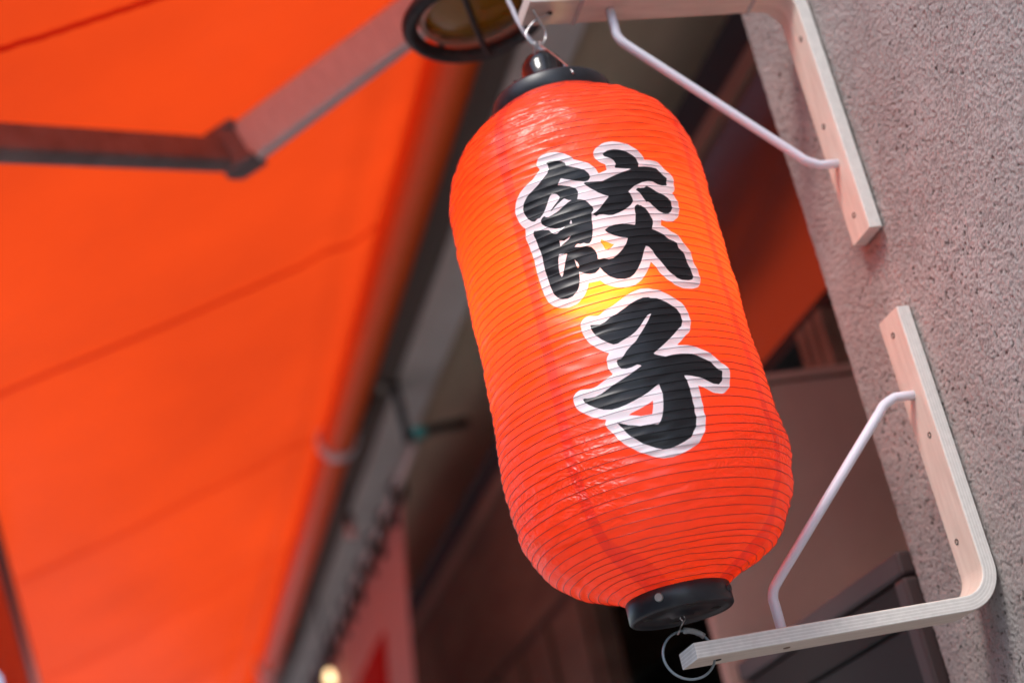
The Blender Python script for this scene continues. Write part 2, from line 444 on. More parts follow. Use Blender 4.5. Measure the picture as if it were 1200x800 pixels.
nz, cr, mp = noise_color(M['iron'], (.008, .008, .009), (.035, .030, .030), 180, 4, .6)
bump(M['iron'], nz.outputs['Fac'], .4, .001)
M['amber'] = mat('amber_glass', (.52, .25, .03), .12)
bsdf(M['amber']).inputs['Transmission Weight'].default_value = .5
M['amber_lip'] = mat('clear_lip', (.75, .60, .48), .15)
bsdf(M['amber_lip']).inputs['Transmission Weight'].default_value = .5
M['teal'] = mat('teal_cap', (.05, .38, .36), .5)

def emitter(name, c, s):
    m = bpy.data.materials.new(name); m.use_nodes = True
    nt = m.node_tree; nt.nodes.clear()
    e = nt.nodes.new('ShaderNodeEmission'); o = nt.nodes.new('ShaderNodeOutputMaterial')
    e.inputs['Color'].default_value = (*c, 1); e.inputs['Strength'].default_value = s
    nt.links.new(e.outputs[0], o.inputs['Surface'])
    return m
M['bulb'] = emitter('lit_bulb', (1.0, .66, .30), 29)
M['far_bulb'] = emitter('lit_far_bulb', (1.0, .66, .34), 2)

SEAM = (-47.5, 42.0)      # where the gores of the shade overlap, degrees

def film(name, wire=False):
    """printed vinyl of the shade; 'sd' = mm to the edge of the black brush strokes"""
    m = mat(name, (.9, .07, .02), .33, spec=1.0)
    nt = m.node_tree
    at = node(m, 'ShaderNodeAttribute', attribute_name='sd')
    def step(lo, hi):
        mr = node(m, 'ShaderNodeMapRange')
        mr.inputs[1].default_value = lo; mr.inputs[2].default_value = hi
        mr.inputs[3].default_value = 1; mr.inputs[4].default_value = 0
        link(nt, at.outputs['Fac'], mr.inputs[0])
        return mr.outputs[0]
    blk, wht = step(-.2, .2), step(8.1, 8.5)
    def tri(c0, cw, cb):
        a = node(m, 'ShaderNodeMix', data_type='RGBA')
        a.inputs[6].default_value = (*c0, 1); a.inputs[7].default_value = (*cw, 1)
        link(nt, wht, a.inputs[0])
        b = node(m, 'ShaderNodeMix', data_type='RGBA')
        b.inputs[7].default_value = (*cb, 1)
        link(nt, blk, b.inputs[0]); link(nt, a.outputs[2], b.inputs[6])
        return a, b
    sa, sb = tri((.8,) * 3, (.5,) * 3, (.32,) * 3)
    link(nt, sb.outputs[2], bsdf(m).inputs['Specular IOR Level'])
    if wire:
        a, b = tri((.40, .026, .014), (.58, .53, .57), (.008, .008, .010))
        link(nt, b.outputs[2], bsdf(m).inputs['Base Color'])
        return m
    a, b = tri((.88, .072, .020), (.88, .85, .89), (.013, .014, .017))
    sm = node(m, 'ShaderNodeAttribute', attribute_name='seam')
    mxs = node(m, 'ShaderNodeMix', data_type='RGBA')
    link(nt, sm.outputs['Fac'], mxs.inputs[0])
    mxs.inputs[6].default_value = (.86, .060, .017, 1); mxs.inputs[7].default_value = (.80, .046, .022, 1)
    link(nt, mxs.outputs[2], a.inputs[6])
    link(nt, b.outputs[2], bsdf(m).inputs['Base Color'])
    ta, tb = tri((.95, .155, .008), (.50, .20, .16), (.02, .008, .004))
    mxt = node(m, 'ShaderNodeMix', data_type='RGBA')
    link(nt, sm.outputs['Fac'], mxt.inputs[0])
    mxt.inputs[6].default_value = (.95, .155, .008, 1); mxt.inputs[7].default_value = (.78, .085, .012, 1)
    link(nt, mxt.outputs[2], ta.inputs[6])
    tr = node(m, 'ShaderNodeBsdfTranslucent')
    link(nt, tb.outputs[2], tr.inputs['Color'])
    rf = node(m, 'ShaderNodeBsdfRefraction')
    rf.inputs['IOR'].default_value = 1.3; rf.inputs['Roughness'].default_value = .62
    link(nt, tb.outputs[2], rf.inputs['Color'])
    m1 = node(m, 'ShaderNodeMixShader'); m1.inputs[0].default_value = .32
    link(nt, tr.outputs[0], m1.inputs[1]); link(nt, rf.outputs[0], m1.inputs[2])
    fa, fb = tri((.42, .42, .42), (.13, .13, .13), (.03, .03, .03))
    m2 = node(m, 'ShaderNodeMixShader')
    link(nt, fb.outputs[2], m2.inputs[0])
    link(nt, bsdf(m).outputs[0], m2.inputs[1]); link(nt, m1.outputs[0], m2.inputs[2])
    link(nt, m2.outputs[0], nt.nodes['Material Output'].inputs['Surface'])
    # fine crinkles of the film
    tc = node(m, 'ShaderNodeTexCoord')
    mp = node(m, 'ShaderNodeMapping')
    mp.inputs['Scale'].default_value = (1, 1, 1.7); mp.inputs['Rotation'].default_value = (.5, .6, 0)
    nz = node(m, 'ShaderNodeTexNoise')
    nz.inputs['Scale'].default_value = 30; nz.inputs['Detail'].default_value = 3; nz.inputs['Roughness'].default_value = .55
    nz.inputs['Distortion'].default_value = 1.4
    link(nt, tc.outputs['Object'], mp.inputs['Vector']); link(nt, mp.outputs['Vector'], nz.inputs['Vector'])
    n5 = node(m, 'ShaderNodeTexNoise')
    n5.inputs['Scale'].default_value = 48; n5.inputs['Detail'].default_value = 1.5; n5.inputs['Distortion'].default_value = 2.2
    link(nt, mp.outputs['Vector'], n5.inputs['Vector'])
    s5 = node(m, 'ShaderNodeMath', operation='SUBTRACT'); s5.inputs[1].default_value = .5
    a5 = node(m, 'ShaderNodeMath', operation='ABSOLUTE')
    p5 = node(m, 'ShaderNodeMath', operation='POWER'); p5.inputs[1].default_value = .6
    u5 = node(m, 'ShaderNodeMath', operation='MULTIPLY_ADD'); u5.inputs[1].default_value = -.8
    link(nt, n5.outputs['Fac'], s5.inputs[0]); link(nt, s5.outputs[0], a5.inputs[0]); link(nt, a5.outputs[0], p5.inputs[0])
    link(nt, p5.outputs[0], u5.inputs[0]); link(nt, nz.outputs['Fac'], u5.inputs[2])
    bp = bump(m, u5.outputs[0], .8, .011)
    ck = node(m, 'ShaderNodeAttribute', attribute_name='crease')
    link(nt, ck.outputs['Fac'], bp.inputs['Strength'])
    return m
M['film'] = film('printed_vinyl')
M['rib'] = film('covered_wire', True)

# ------------------------------------------------------------------ setting
GZ = -1.75
g = obj('street', [(-400, -400, GZ), (400, -400, GZ), (400, 400, GZ), (-400, 400, GZ)], [[0, 1, 2, 3]], M['paving'], smooth=False)
tag(g, kind='structure')

# stucco pier that carries the two brackets
WALL_END = .157
pier = thing('stucco_wall', (.3, -1.4, GZ), 'rough pinkish grey stucco wall carrying the two plywood brackets', 'wall')
box('wall_core', (.006, -13.0, GZ), (.62, WALL_END - .004, 6), M['stucco'], pier, bevel=0)
ny, nz_ = 520, 860
ys = np.linspace(-.44, WALL_END, ny); zs = np.linspace(-.10, .86, nz_)
h = 1.0 * fnoise(ny, nz_, .65) + .38 * fnoise(ny, nz_, 1.3) + .25 * fnoise(ny, nz_, 5) + .5 * fnoise(ny, nz_, 40)
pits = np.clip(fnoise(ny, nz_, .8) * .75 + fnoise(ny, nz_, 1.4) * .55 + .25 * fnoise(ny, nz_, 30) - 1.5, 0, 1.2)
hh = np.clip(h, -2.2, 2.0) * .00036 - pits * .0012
Y, Z = np.meshgrid(ys, zs, indexing='ij')
edge = np.clip((Y - (WALL_END - .010)) / .010, 0, 1)
rim = np.clip(np.minimum((Y - ys[0]) / .02, np.minimum((Z - zs[0]) / .02, (zs[-1] - Z) / .02)), 0, 1)
X = .0030 - hh * rim + (1 - rim) * .004 + .008 * edge ** 2.2
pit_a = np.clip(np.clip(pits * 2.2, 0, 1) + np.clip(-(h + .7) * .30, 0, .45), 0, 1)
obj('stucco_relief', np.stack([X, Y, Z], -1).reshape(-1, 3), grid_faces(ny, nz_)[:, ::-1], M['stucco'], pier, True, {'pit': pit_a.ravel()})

# unseen house added across the street to cut low sky and shape reflections
M['render_grey'] = mat('grey_render', (.30, .28, .26), .85)
nz, cr, mp = noise_color(M['render_grey'], (.34, .32, .30), (.45, .43, .41), 1.5, 8)
M['window_glass'] = mat('window_glass', (.02, .022, .025), .06)
M['window_frame'] = mat('window_frame', (.35, .34, .33), .5)
def added_shade_house(name, label, lo, hi, face):
    root = thing(name, ((lo[0] + hi[0]) / 2, (lo[1] + hi[1]) / 2, GZ), label, 'building')
    box('wall', (lo[0], lo[1], GZ + .004), (hi[0], hi[1], hi[2]), M['render_grey'], root, bevel=0)
    box('parapet', (lo[0] - .12, lo[1] - .12, hi[2] + .003), (hi[0] + .12, hi[1] + .12, hi[2] + .25), M['grey_paint'], root, bevel=.01)
    a, b = (lo[1], hi[1]) if face == 'x' else (lo[0], hi[0])
    n = int((b - a) // 2.6)
    for k in range(n):
        c = a + (k + .5) * (b - a) / n
        for z0, z1 in ((GZ + .9, GZ + 2.4), (GZ + 3.1, GZ + 4.3)):
            if face == 'x':
                w = box('window', (hi[0] + .003, c - .75, z0), (hi[0] + .06, c + .75, z1), M['window_frame'], root, bevel=.008)
                box('pane', (hi[0] + .062, c - .68, z0 + .07), (hi[0] + .068, c + .68, z1 - .07), M['window_glass'], w, bevel=0)
            else:
                w = box('window', (c - .75, hi[1] + .003, z0), (c + .75, hi[1] + .06, z1), M['window_frame'], root, bevel=.008)
                box('pane', (c - .68, hi[1] + .062, z0 + .07), (c + .68, hi[1] + .068, z1 - .07), M['window_glass'], w, bevel=0)
    return root
added_shade_house('added_shade_house', 'unseen grey rendered house with two rows of windows, added across the street to shape shade and reflections', (-13, -14, 0), (-6.0, 7, 2.9), 'x')

# shop front with its recessed entrance
shop = thing('shop_front', (.64, 3, GZ), 'dark brown shop front with a recessed entrance behind the lantern', 'building')
YE = 9
box('upper_wall', (.10, WALL_END, 1.52), (4, YE, 6), M['stucco'], shop, bevel=0)
box('gap_shade_rail', (.056, WALL_END, 1.432), (.118, YE, 1.516), M['shaded_rail'], shop, bevel=.004)  # strip coloured dark for the shadowed gap beside the roller
box('moulding', (.121, WALL_END, 1.428), (.243, YE, 1.516), M['grey_paint'], shop, bevel=.006)
box('soffit', (.246, WALL_END, 1.492), (2.6, YE, 1.516), M['soffit'], shop, bevel=0)
FX = .357
box('head_rail', (FX + .003, WALL_END, 1.121), (FX + .07, YE, 1.212), M['black'], shop, bevel=.002)
box('head_trim', (FX - .006, WALL_END, 1.082), (FX + .06, YE, 1.118), M['trim'], shop, bevel=.003)
box('transom_pane', (FX + .006, .2, .672), (FX + .016, 2.36, 1.080), M['dark_glass'], shop, bevel=.001)
for a, b in ((2.38, 4.2), (4.22, 6.6), (6.62, YE)):
    box('fascia_board', (FX + .006, a, .672), (FX + .03, b, 1.080), M['brown_wall'], shop, bevel=.002)
box('transom_sill', (FX + .008, WALL_END, .650), (FX + .07, YE, .670), M['black'], shop, bevel=.002)
for a in (.815, .852, .889):
    box('door_post', (FX - .012, a, GZ + .004), (FX + .02, a + .026, .648), M['trim'], shop, bevel=.003)
box('side_wall', (FX + .006, 2.37, GZ + .004), (FX + .06, YE, .648), M['brown_wall'], shop, bevel=0)
for k in range(9):
    box('batten', (FX - .006, 2.42 + k * .34, GZ + .004), (FX + .004, 2.47 + k * .34, .646), M['brown_wall'], shop, bevel=.002)
box('back_wall', (2.61, WALL_END, GZ + .004), (2.7, YE, 1.5), M['interior'], shop, bevel=0)
box('room_end', (.63, WALL_END, GZ + .004), (2.59, WALL_END + .1, 1.48), M['interior'], shop, bevel=0)
box('room_far_end', (.43, YE - .1, GZ + .004), (2.59, YE, 1.48), M['interior'], shop, bevel=0)

part = thing('partition', (.18, .765, GZ), 'plain brown board partition between the lantern and the stucco wall', 'partition')
box('board', (.019, .750, GZ + .004), (.343, .775, .508), M['panel'], part, bevel=.002)
box('cap_rail', (.013, .744, .510), (.343, .781, .524), M['panel'], part, bevel=.003)

fr = thing('cabinet', (.19, .48, GZ), 'tall dark cabinet with mauve frame behind the lower bracket', 'cabinet')
box('body', (.046, .222, GZ + .004), (.34, .732, .102), M['fridge'], fr, bevel=.004)
box('frame_stile', (.025, .220, GZ + .06), (.044, .245, .086), M['mauve'], fr, bevel=.004)
box('frame_stile', (.025, .705, GZ + .06), (.044, .730, .086), M['mauve'], fr, bevel=.004)
box('frame_rail', (.025, .220, .088), (.044, .730, .114), M['mauve'], fr, bevel=.004)
box('door_glass', (.032, .248, GZ + .08), (.043, .702, .040), M['black'], fr, bevel=.002)
box('header', (.029, .248, .042), (.044, .702, .085), M['fridge'], fr, bevel=.002)

# ------------------------------------------------------------------ awning
def awz(x): return 1.363 + .3636 * x
aw = thing('awning', (0, 4, 1.3), 'large orange retractable awning seen from underneath', 'awning')
Y0, Y1 = .0, 7.6
nx, nyy = 90, 420
xs = np.linspace(-.094, -.972, nx); ys = np.linspace(Y0, Y1, nyy)
X, Yg = np.meshgrid(xs, ys, indexing='ij')
sag = -.012 * np.sin(np.pi * (X - xs[0]) / (xs[-1] - xs[0]))
wav = .007 * np.sin((X + .13) * 46 + .6 * np.sin(Yg * 1.3)) * np.exp(-((X + .17) / .11) ** 2) + .0035 * fnoise(nx, nyy, (14, 16)) + .003 * np.sin(Yg * 2.1 + X * 3)
ramp = np.clip((xs[0] - X) / .03, 0, 1) * np.clip((X - xs[-1]) / .03, 0, 1)
Zg = awz(X) + (sag + wav) * ramp
obj('canopy', np.stack([X, Yg, Zg], -1).reshape(-1, 3), grid_faces(nx, nyy), M['awning'], aw)
def canopy_z(x, y):
    i = np.interp(x, xs[::-1], np.arange(nx)[::-1]); j = np.interp(y, ys, np.arange(nyy))
    return Zg[int(round(i)), int(round(j))]
for ysm in (.585, 1.715, 2.90, 4.05, 5.2, 6.35):
    V, Fc = [], []
    n = 60
    for k in range(n):
        x = -.098 - (.862 * k / (n - 1))
        for dy in (-.007, .007):
            V.append((x, ysm + dy, np.interp(ysm + dy, ys, Zg[int(round(np.interp(-x, -xs, np.arange(nx))))]) - .004))
    for k in range(n - 1):
        Fc.append([2 * k, 2 * k + 1, 2 * k + 3, 2 * k + 2])
    obj('seam', V, Fc, M['seam'], aw)
RC = (-.077, 1.283)
lathe('roller', [(.0, 0), (.047, 0), (.047, Y1 - Y0), (0, Y1 - Y0)], (RC[0], Y0, RC[1]), M['roller'], aw, 48, 'Y')
box('hood', (-.145, .165, 1.398), (.053, Y1, 1.428), M['shaded_rail'], aw, .005)
for yb in (.50, 2.90, 5.6):
    br = lathe('roller_bracket', [(.0495, -.022), (.060, -.022), (.060, .022), (.0495, .022), (.0495, -.022)], (RC[0], yb, RC[1]), M['alu'], aw, 40, 'Y')
    beam('bracket_plate', (RC[0] + .055, yb, RC[1] + .01), (.08, yb, 1.43), .05, .03, M['shaded_rail'], br, .004)
tube('front_bar', [(-.985, Y0, 1.000), (-.985, Y1, 1.000)], .017, M['bar'], aw, 20)
# valance hanging from the front bar
nv, nw = 12, 400
vz = np.linspace(.984, .69, nv); vy = np.linspace(Y0, Y1, nw)
VZ, VY = np.meshgrid(vz, vy, indexing='ij')
VX = -.990 - (.010 * np.sin(VY * 9) + .02) * (.984 - VZ) / .2
obj('valance', np.stack([VX, VY, VZ], -1).reshape(-1, 3), grid_faces(nv, nw), M['valance'], aw)
def armz(x): return awz(x) - .102
S, E_, Fp = Vector((-.05, .647, armz(-.05))), Vector((-.499, .952, armz(-.499))), Vector((-.965, .552, armz(-.965)))
nrm = (.3417, 0, -.9398)
beam('upper_arm', S, S.lerp(E_, .955), .030, .074, M['alu'], aw, .007, nrm)
beam('forearm', E_.lerp(Fp, .03), Fp, .034, .052, M['alu_dark'], aw, .007, nrm)
el = bmesh.new()
bmesh.ops.create_cone(el, cap_ends=True, segments=28, radius1=.030, radius2=.030, depth=.070)
bmesh.ops.bevel(el, geom=[e for e in el.edges if len(e.link_faces) == 2 and e.calc_face_angle(0) > 1], offset=.004, segments=2, affect='EDGES')
bmesh.ops.transform(el, matrix=Matrix.Translation(E_ + Vector((.006, -.004, .002))) @ Vector(nrm).to_track_quat('Z', 'Y').to_matrix().to_4x4(), verts=el.verts)
elb = bm_obj('elbow_joint', el, M['cast'], aw)
beam('fork', S.lerp(E_, .93) + Vector(nrm) * .033, E_ + Vector(nrm) * .033 + Vector((-.012, .008, 0)), .060, .012, M['cast'], elb, .004, nrm)
beam('fork', S.lerp(E_, .93) - Vector(nrm) * .033, E_ - Vector(nrm) * .033 + Vector((-.012, .008, 0)), .060, .012, M['cast'], elb, .004, nrm)
beam('shoulder_mount', (-.07, .655, armz(-.05)), (.075, .60, 1.425), .07, .06, M['cast'], aw, .008)
box('bar_mount', (-1.0, .515, .955), (-.945, .575, 1.01), M['cast'], aw, .006)

# ------------------------------------------------------------------ cloth banner under the awning
bn = thing('banner', (.14, 3.2, 1.24), 'pale pink cloth banner with a red block hanging along a rod', 'banner')
tube('rod', [(.14, 2.92, 1.245), (.14, 7.2, 1.245)], .011, M['grey_paint'], bn, 14)
nu, nvv = 120, 50
u = np.linspace(0, 1, nu); v = np.linspace(0, 1, nvv)
Ug, Vg = np.meshgrid(u, v, indexing='ij')
cy_ = 3.20 + Ug * 3.7
cz_ = 1.200 - Vg * .95 - .012 * np.abs(np.sin(Ug * np.pi * 14)) * (1 - Vg)
cx_ = .14 - .115 * Vg ** .8 + .018 * np.sin(Ug * 24) * Vg + .006 * np.sin(Ug * 60 + Vg * 3) * Vg
banner_pts = np.stack([cx_, cy_, cz_], -1)
obj('cloth', banner_pts.reshape(-1, 3), grid_faces(nu, nvv), M['banner'], bn)
# printed red block, a patch of cloth 2 mm proud on both faces
def patch(u0, u1, v0, v1, off):
    iu = slice(int(u0 * nu), int(u1 * nu) + 1); iv = slice(int(v0 * nvv), int(v1 * nvv) + 1)
    P = banner_pts[iu, iv].copy(); P[..., 0] += off
    a, b = P.shape[:2]
    obj('printed_block', P.reshape(-1, 3), grid_faces(a, b), M['banner_red'], bn)
patch(.125, .335, .30, .92, -.003)
for k in range(14):
    yk = 3.26 + k * .27
    a = .05 * math.sin(k * 2.3)
    lp = [(.14 + .017 * math.cos(t), yk + .03 * math.sin(t * .5) + a * .3, 1.232 + .034 * math.sin(t)) for t in np.linspace(0, 2 * math.pi, 14, endpoint=False)]
    tube('tie_loop', lp, .011, M['black_tie'], bn, 8, True)
    tube('tie_end', catmull([(.128, yk, 1.20), (.112, yk + .015, 1.165), (.118, yk + .03 + a, 1.125)], 5), .011, M['black_tie'], bn, 8)
hk = thing('banner_hook', (.2, 2.90, 1.28), 'black hook with a teal cap holding the end of the banner rod', 'hook')
tube('hook_bar', [(.12, 2.895, 1.27), (.30, 2.895, 1.285)], .014, M['iron'], hk, 12)
tube('hook_cap', [(.135, 2.875, 1.262), (.165, 2.875, 1.265)], .019, M['teal'], hk, 14)
beam('hook_arm', (.12, 2.90, 1.25), (.112, 2.90, 1.43), .03, .02, M['iron'], hk, .004)

# two small bulbs hung under the awning hood
for (x, y, z), lab in (((.06, 4.82, 1.017), 'small lit bulb glowing at the lower end of the banner rod'), ((.0, 3.40, 1.155), 'small dim bulb halfway along the banner rod')):
    b = thing('light_bulb', (x, y, z), lab, 'bulb', 'bulbs under the awning hood')
    lathe('globe', [(.001, -.020), (.010, -.017), (.017, -.008), (.019, 0), (.017, .010), (.012, .024), (.010, .032)], (x, y, z), M['far_bulb'] if y > 4 else M['clear'], b, 20)
    lathe('socket', [(.0, .066), (.012, .064), (.014, .034), (.0, .033)], (x, y, z), M['cap'], b, 16)
    tube('flex', [(x, y, z + .06), (x, y, 1.40)], .004, M['cap'], b, 6)

# ------------------------------------------------------------------ cage lamp above the lantern
LC = Vector((-.278, .255, .834))
lamp = thing('cage_lamp', (LC.x, LC.y, LC.z), 'black iron cage lamp with amber glass at the top edge, above the lantern', 'lamp')
ring = []
for k in range(64):
    a = 2 * math.pi * k / 64
    ring.append((LC.x + (.079) * math.cos(a), LC.y + (.079) * math.sin(a), LC.z))
tube('guard_ring', ring, .0095, M['iron'], lamp, 12, True)
for a in (R(66),):
    pts = []
    for t in np.linspace(-1, 1, 15):
        pts.append((LC.x + (.079) * t * math.cos(a), LC.y + (.079) * t * math.sin(a), LC.z - .004 - .022 * (1 - t * t)))
    tube('guard_bar', pts, .0036, M['iron'], lamp, 8)
for k in range(4):
    a = R(20 + 90 * k)
    tube('cage_rib', catmull([(LC.x + (.079) * math.cos(a), LC.y + (.079) * math.sin(a), LC.z), (LC.x + .071 * math.cos(a), LC.y + .071 * math.sin(a), LC.z + .05), (LC.x + .058 * math.cos(a), LC.y + .058 * math.sin(a), LC.z + .11), (LC.x + .034 * math.cos(a), LC.y + .034 * math.sin(a), LC.z + .145)], 6), .0045, M['iron'], lamp, 8)
sh = lathe('glass_bell', [(.0005, -.006), (.022, -.003), (.042, .003), (.056, .010), (.062, .014), (.0615, .03), (.058, .06), (.049, .095), (.036, .125), (.030, .14), (.028, .14), (.034, .123), (.0465, .094), (.0555, .06), (.059, .03), (.0595, .016), (.054, .012), (.042, .005), (.022, -.001), (.0005, -.004)], LC, M['amber'], lamp, 48)
lathe('glass_lip', [(.0600, .003), (.066, .004), (.068, .010), (.066, .016), (.0625, .0165), (.0600, .010), (.0600, .003)], LC, M['amber_lip'], sh, 48)
lathe('lamp_cap', [(.0, .20), (.018, .20), (.022, .175), (.036, .150), (.037, .135), (.0, .134)], LC, M['iron'], lamp, 32)
stem = catmull([(LC.x, LC.y, LC.z + .195), (LC.x + .003, LC.y - .005, LC.z + .235), (LC.x + .04, LC.y - .04, LC.z + .27), (LC.x + .12, LC.y - .09, LC.z + .28), (LC.x + .20, LC.y - .14, LC.z + .28), (.004, LC.y - .165, LC.z + .28)], 8)
tube('stem', stem, .009, M['iron'], lamp, 12)
lathe('wall_plate', [(.0, -.012), (.04, -.012), (.045, 0), (.045, .002)], (.0055, LC.y - .165, LC.z + .28), M['iron'], lamp, 28, 'X')

# ------------------------------------------------------------------ plywood brackets
T, W, LEG, ARM, RO = .0141, .0421, .300, .3028, .040
def bracket(z0, sgn, label, screw_pos):
    """z0 = outer face of the arm; sgn +1 leg goes up, -1 leg goes down"""
    root = thing('wall_bracket', (0, W / 2, z0), label, 'bracket', 'bent plywood wall brackets')
    path = [(-ARM, 0.0, 0, 1)]        # x, z of the outer face, outward normal (nx, nz) below
    P = []
    n = 16
    for k in range(9):
        P.append((-ARM + (ARM - RO) * k / 8, 0, 0, -1))
    for k in range(1, n):
        a = math.pi / 2 * k / n
        P.append((-RO + RO * math.sin(a), RO - RO * math.cos(a), math.sin(a), -math.cos(a)))
    for k in range(9):
        P.append((0, RO + (LEG - RO) * k / 8, 1, 0))
    vs, fs, ply, edg = [], [], [], []
    bv = .0009
    def add(p, y, d, pl, e):
        x, z, nx_, nz2 = p
        vs.append((x - nx_ * d, y, z0 + sgn * (z - nz2 * d))); ply.append(pl); edg.append(e)
        return len(vs) - 1
    rings = []
    for p in P:
        # section: outer face, near edge, inner face, far edge (split verts so grain and veneers stay apart)
        r = [add(p, W - bv, 0, 0, 0), add(p, bv, 0, 0, 0),
             add(p, 0, bv, .02, 1), add(p, 0, T - bv, .98, 1),
             add(p, bv, T, 1, 0), add(p, W - bv, T, 1, 0),
             add(p, W, T - bv, .98, 1), add(p, W, bv, .02, 1)]
        rings.append(r)
    for a, b in zip(rings[:-1], rings[1:]):
        for k in range(8):
            k2 = (k + 1) % 8
            fs.append([a[k], a[k2], b[k2], b[k]] if sgn > 0 else [a[k2], a[k], b[k], b[k2]])
    for p, fl in ((P[0], 0), (P[-1], 1)):
        e = [add(p, W - bv, 0, 0, 1), add(p, bv, 0, 0, 1), add(p, 0, bv, .02, 1), add(p, 0, T - bv, .98, 1), add(p, bv, T, 1, 1), add(p, W - bv, T, 1, 1), add(p, W, T - bv, .98, 1), add(p, W, bv, .02, 1)]
        fs.append(e if (fl == 1) == (sgn > 0) else e[::-1])
    o = obj('strip', vs, fs, M['ply'], root, False, {'ply': ply, 'edge': edg})
    # brace rod, bent at both ends
    yc = W / 2
    A_ = [(-.008, .2155), (-.034, .2155), (-.047, .2095), (-.054, .203)]
    B_ = [(-.202, .060), (-.2085, .0525), (-.2115, .0445), (-.2115, .038), (-.2115, .006)]
    pts = [(-.008, yc, .2155)] + [Vector(p) for p in catmull([(x, yc, z) for x, z in A_[1:]], 6)] + [Vector(p) for p in catmull([(x, yc, z) for x, z in B_[:4]], 6)] + [(-.2115, yc, .006)]
    pts = [Vector((p[0], p[1], z0 + sgn * p[2])) for p in pts]
    tube('brace_rod', pts, .0047, M['rod'], root, 16)
    for (y, z) in screw_pos:
        s = lathe('screw', [(.0, .0012), (.0019, .0012), (.0021, -.0004)], (-T, y, z), M['screw'], root, 14, 'X')
        lathe('screw_hole', [(.0021, -.0006), (.0028, -.0006), (.0030, .0002)], (-T, y, z), M['hole'], s, 16, 'X')
    # peg hole plug under or over the arm
    zz = z0 - .0006 if sgn > 0 else z0 - T - .0006
    s = lathe('arm_hole', [(.0, 0), (.0030, 0), (.0034, .0008)], (-.2770, W / 2, zz), M['hole'], root, 16)
    s = lathe('arm_plug', [(.0, 0), (.0030, 0), (.0034, .0008)], (-.2115, W / 2, zz), M['trim'], root, 16)
    return root
bracket(0.0, 1, 'lower pale plywood bracket with white rod, its arm below the lantern', [(.0217, .279), (.0150, .172), (.0280, .070)])
bracket(.6877, -1, 'upper pale plywood bracket with white rod, the lantern hanging from its arm', [(.0130, .618), (.0240, .518), (.0215, .4126)])

for k, (xx, lab) in enumerate(((-.2465, 'clear strap round the upper bracket arm next to the lantern hook'), (-.050, 'clear strap round the upper bracket arm close to its bend'))):
    z1, z2 = .6877 - T - .0012, .6877 + .0012
    y1, y2 = -.0012, W + .0012
    V, Fc = [], []
    for dx in (-.0022, .0022):
        for (y, z) in ((y1, z1), (y2, z1), (y2, z2), (y1, z2)):
            V.append((xx + dx, y, z))
        for (y, z) in ((y1 + .0009, z1 + .0009), (y2 - .0009, z1 + .0009), (y2 - .0009, z2 - .0009), (y1 + .0009, z2 - .0009)):
            V.append((xx + dx, y, z))
    for i in range(4):
        j = (i + 1) % 4
        Fc += [[i, j, 8 + j, 8 + i], [4 + j, 4 + i, 12 + i, 12 + j], [j, i, 4 + i, 4 + j], [8 + i, 8 + j, 12 + j, 12 + i]]
    tag(obj('cable_tie', V, Fc, M['tie'], smooth=False), lab, 'strap', 'clear straps on the upper bracket')

# ------------------------------------------------------------------ the lantern
LX, LY, RREF = -.2985, .021, 126.5
lan = thing('lantern', (LX, LY, .043), 'red and orange ribbed lantern with black brush lettering outlined in white', 'lantern')
PZ = np.array([.060, .064, .070, .078, .087, .098, .11, .13, .15, .17, .20, .25, .30, .36, .42, .455, .48, .50, .515, .53, .545, .556])
PR = np.array([.0445, .050, .0615, .078, .0935, .106, .1137, .1228, .1275, .1290, .1282, .1258, .1240, .1240, .1243, .1240, .1212, .1148, .106, .0905, .072, .0585])
cm = np.array([tuple(p) for p in catmull([(r_, z_, 0) for r_, z_ in zip(PR, PZ)], 20)])[:, :2]
arc = np.concatenate([[0], np.cumsum(np.hypot(*np.diff(cm, axis=0).T))])
# rib positions along the meridian: a little wider apart low down
pos, s_ = [], 0.0
while s_ < arc[-1]:
    pos.append(s_)
    s_ += (.0083 - .0016 * (s_ / arc[-1])) * (1 + .09 * np.clip(RNG.normal(), -2, 2))
pos[-1] = arc[-1]
pos = np.array(pos)
NR = len(pos)
SUB = 7
rows = np.concatenate([np.linspace(a, b, SUB, endpoint=False) for a, b in zip(pos[:-1], pos[1:])] + [[arc[-1]]])
ph = np.concatenate([np.linspace(0, 1, SUB, endpoint=False) for _ in pos[:-1]] + [[0]])
rr = np.interp(rows, arc, cm[:, 0]); zz = np.interp(rows, arc, cm[:, 1])
dr = np.gradient(rr, rows); dz = np.gradient(zz, rows)
front = np.linspace(R(-92), R(78), 360, endpoint=False)
back = np.linspace(R(78), R(268), 120, endpoint=False)
th = np.concatenate([front, back])
NT = len(th)
depth = (.00040 * (1 + .25 * RNG.normal(size=NR)))
ridx = np.minimum(np.arange(len(rows)) // SUB, NR - 1)
sagp = 4 * ph * (1 - ph) * depth[ridx]
TH, RW = np.meshgrid(th, np.arange(len(rows)))
uneven = 1 + .28 * np.sin(3 * TH + ridx[RW] * 1.7) + .2 * np.sin(7 * TH + ridx[RW] * 2.9)
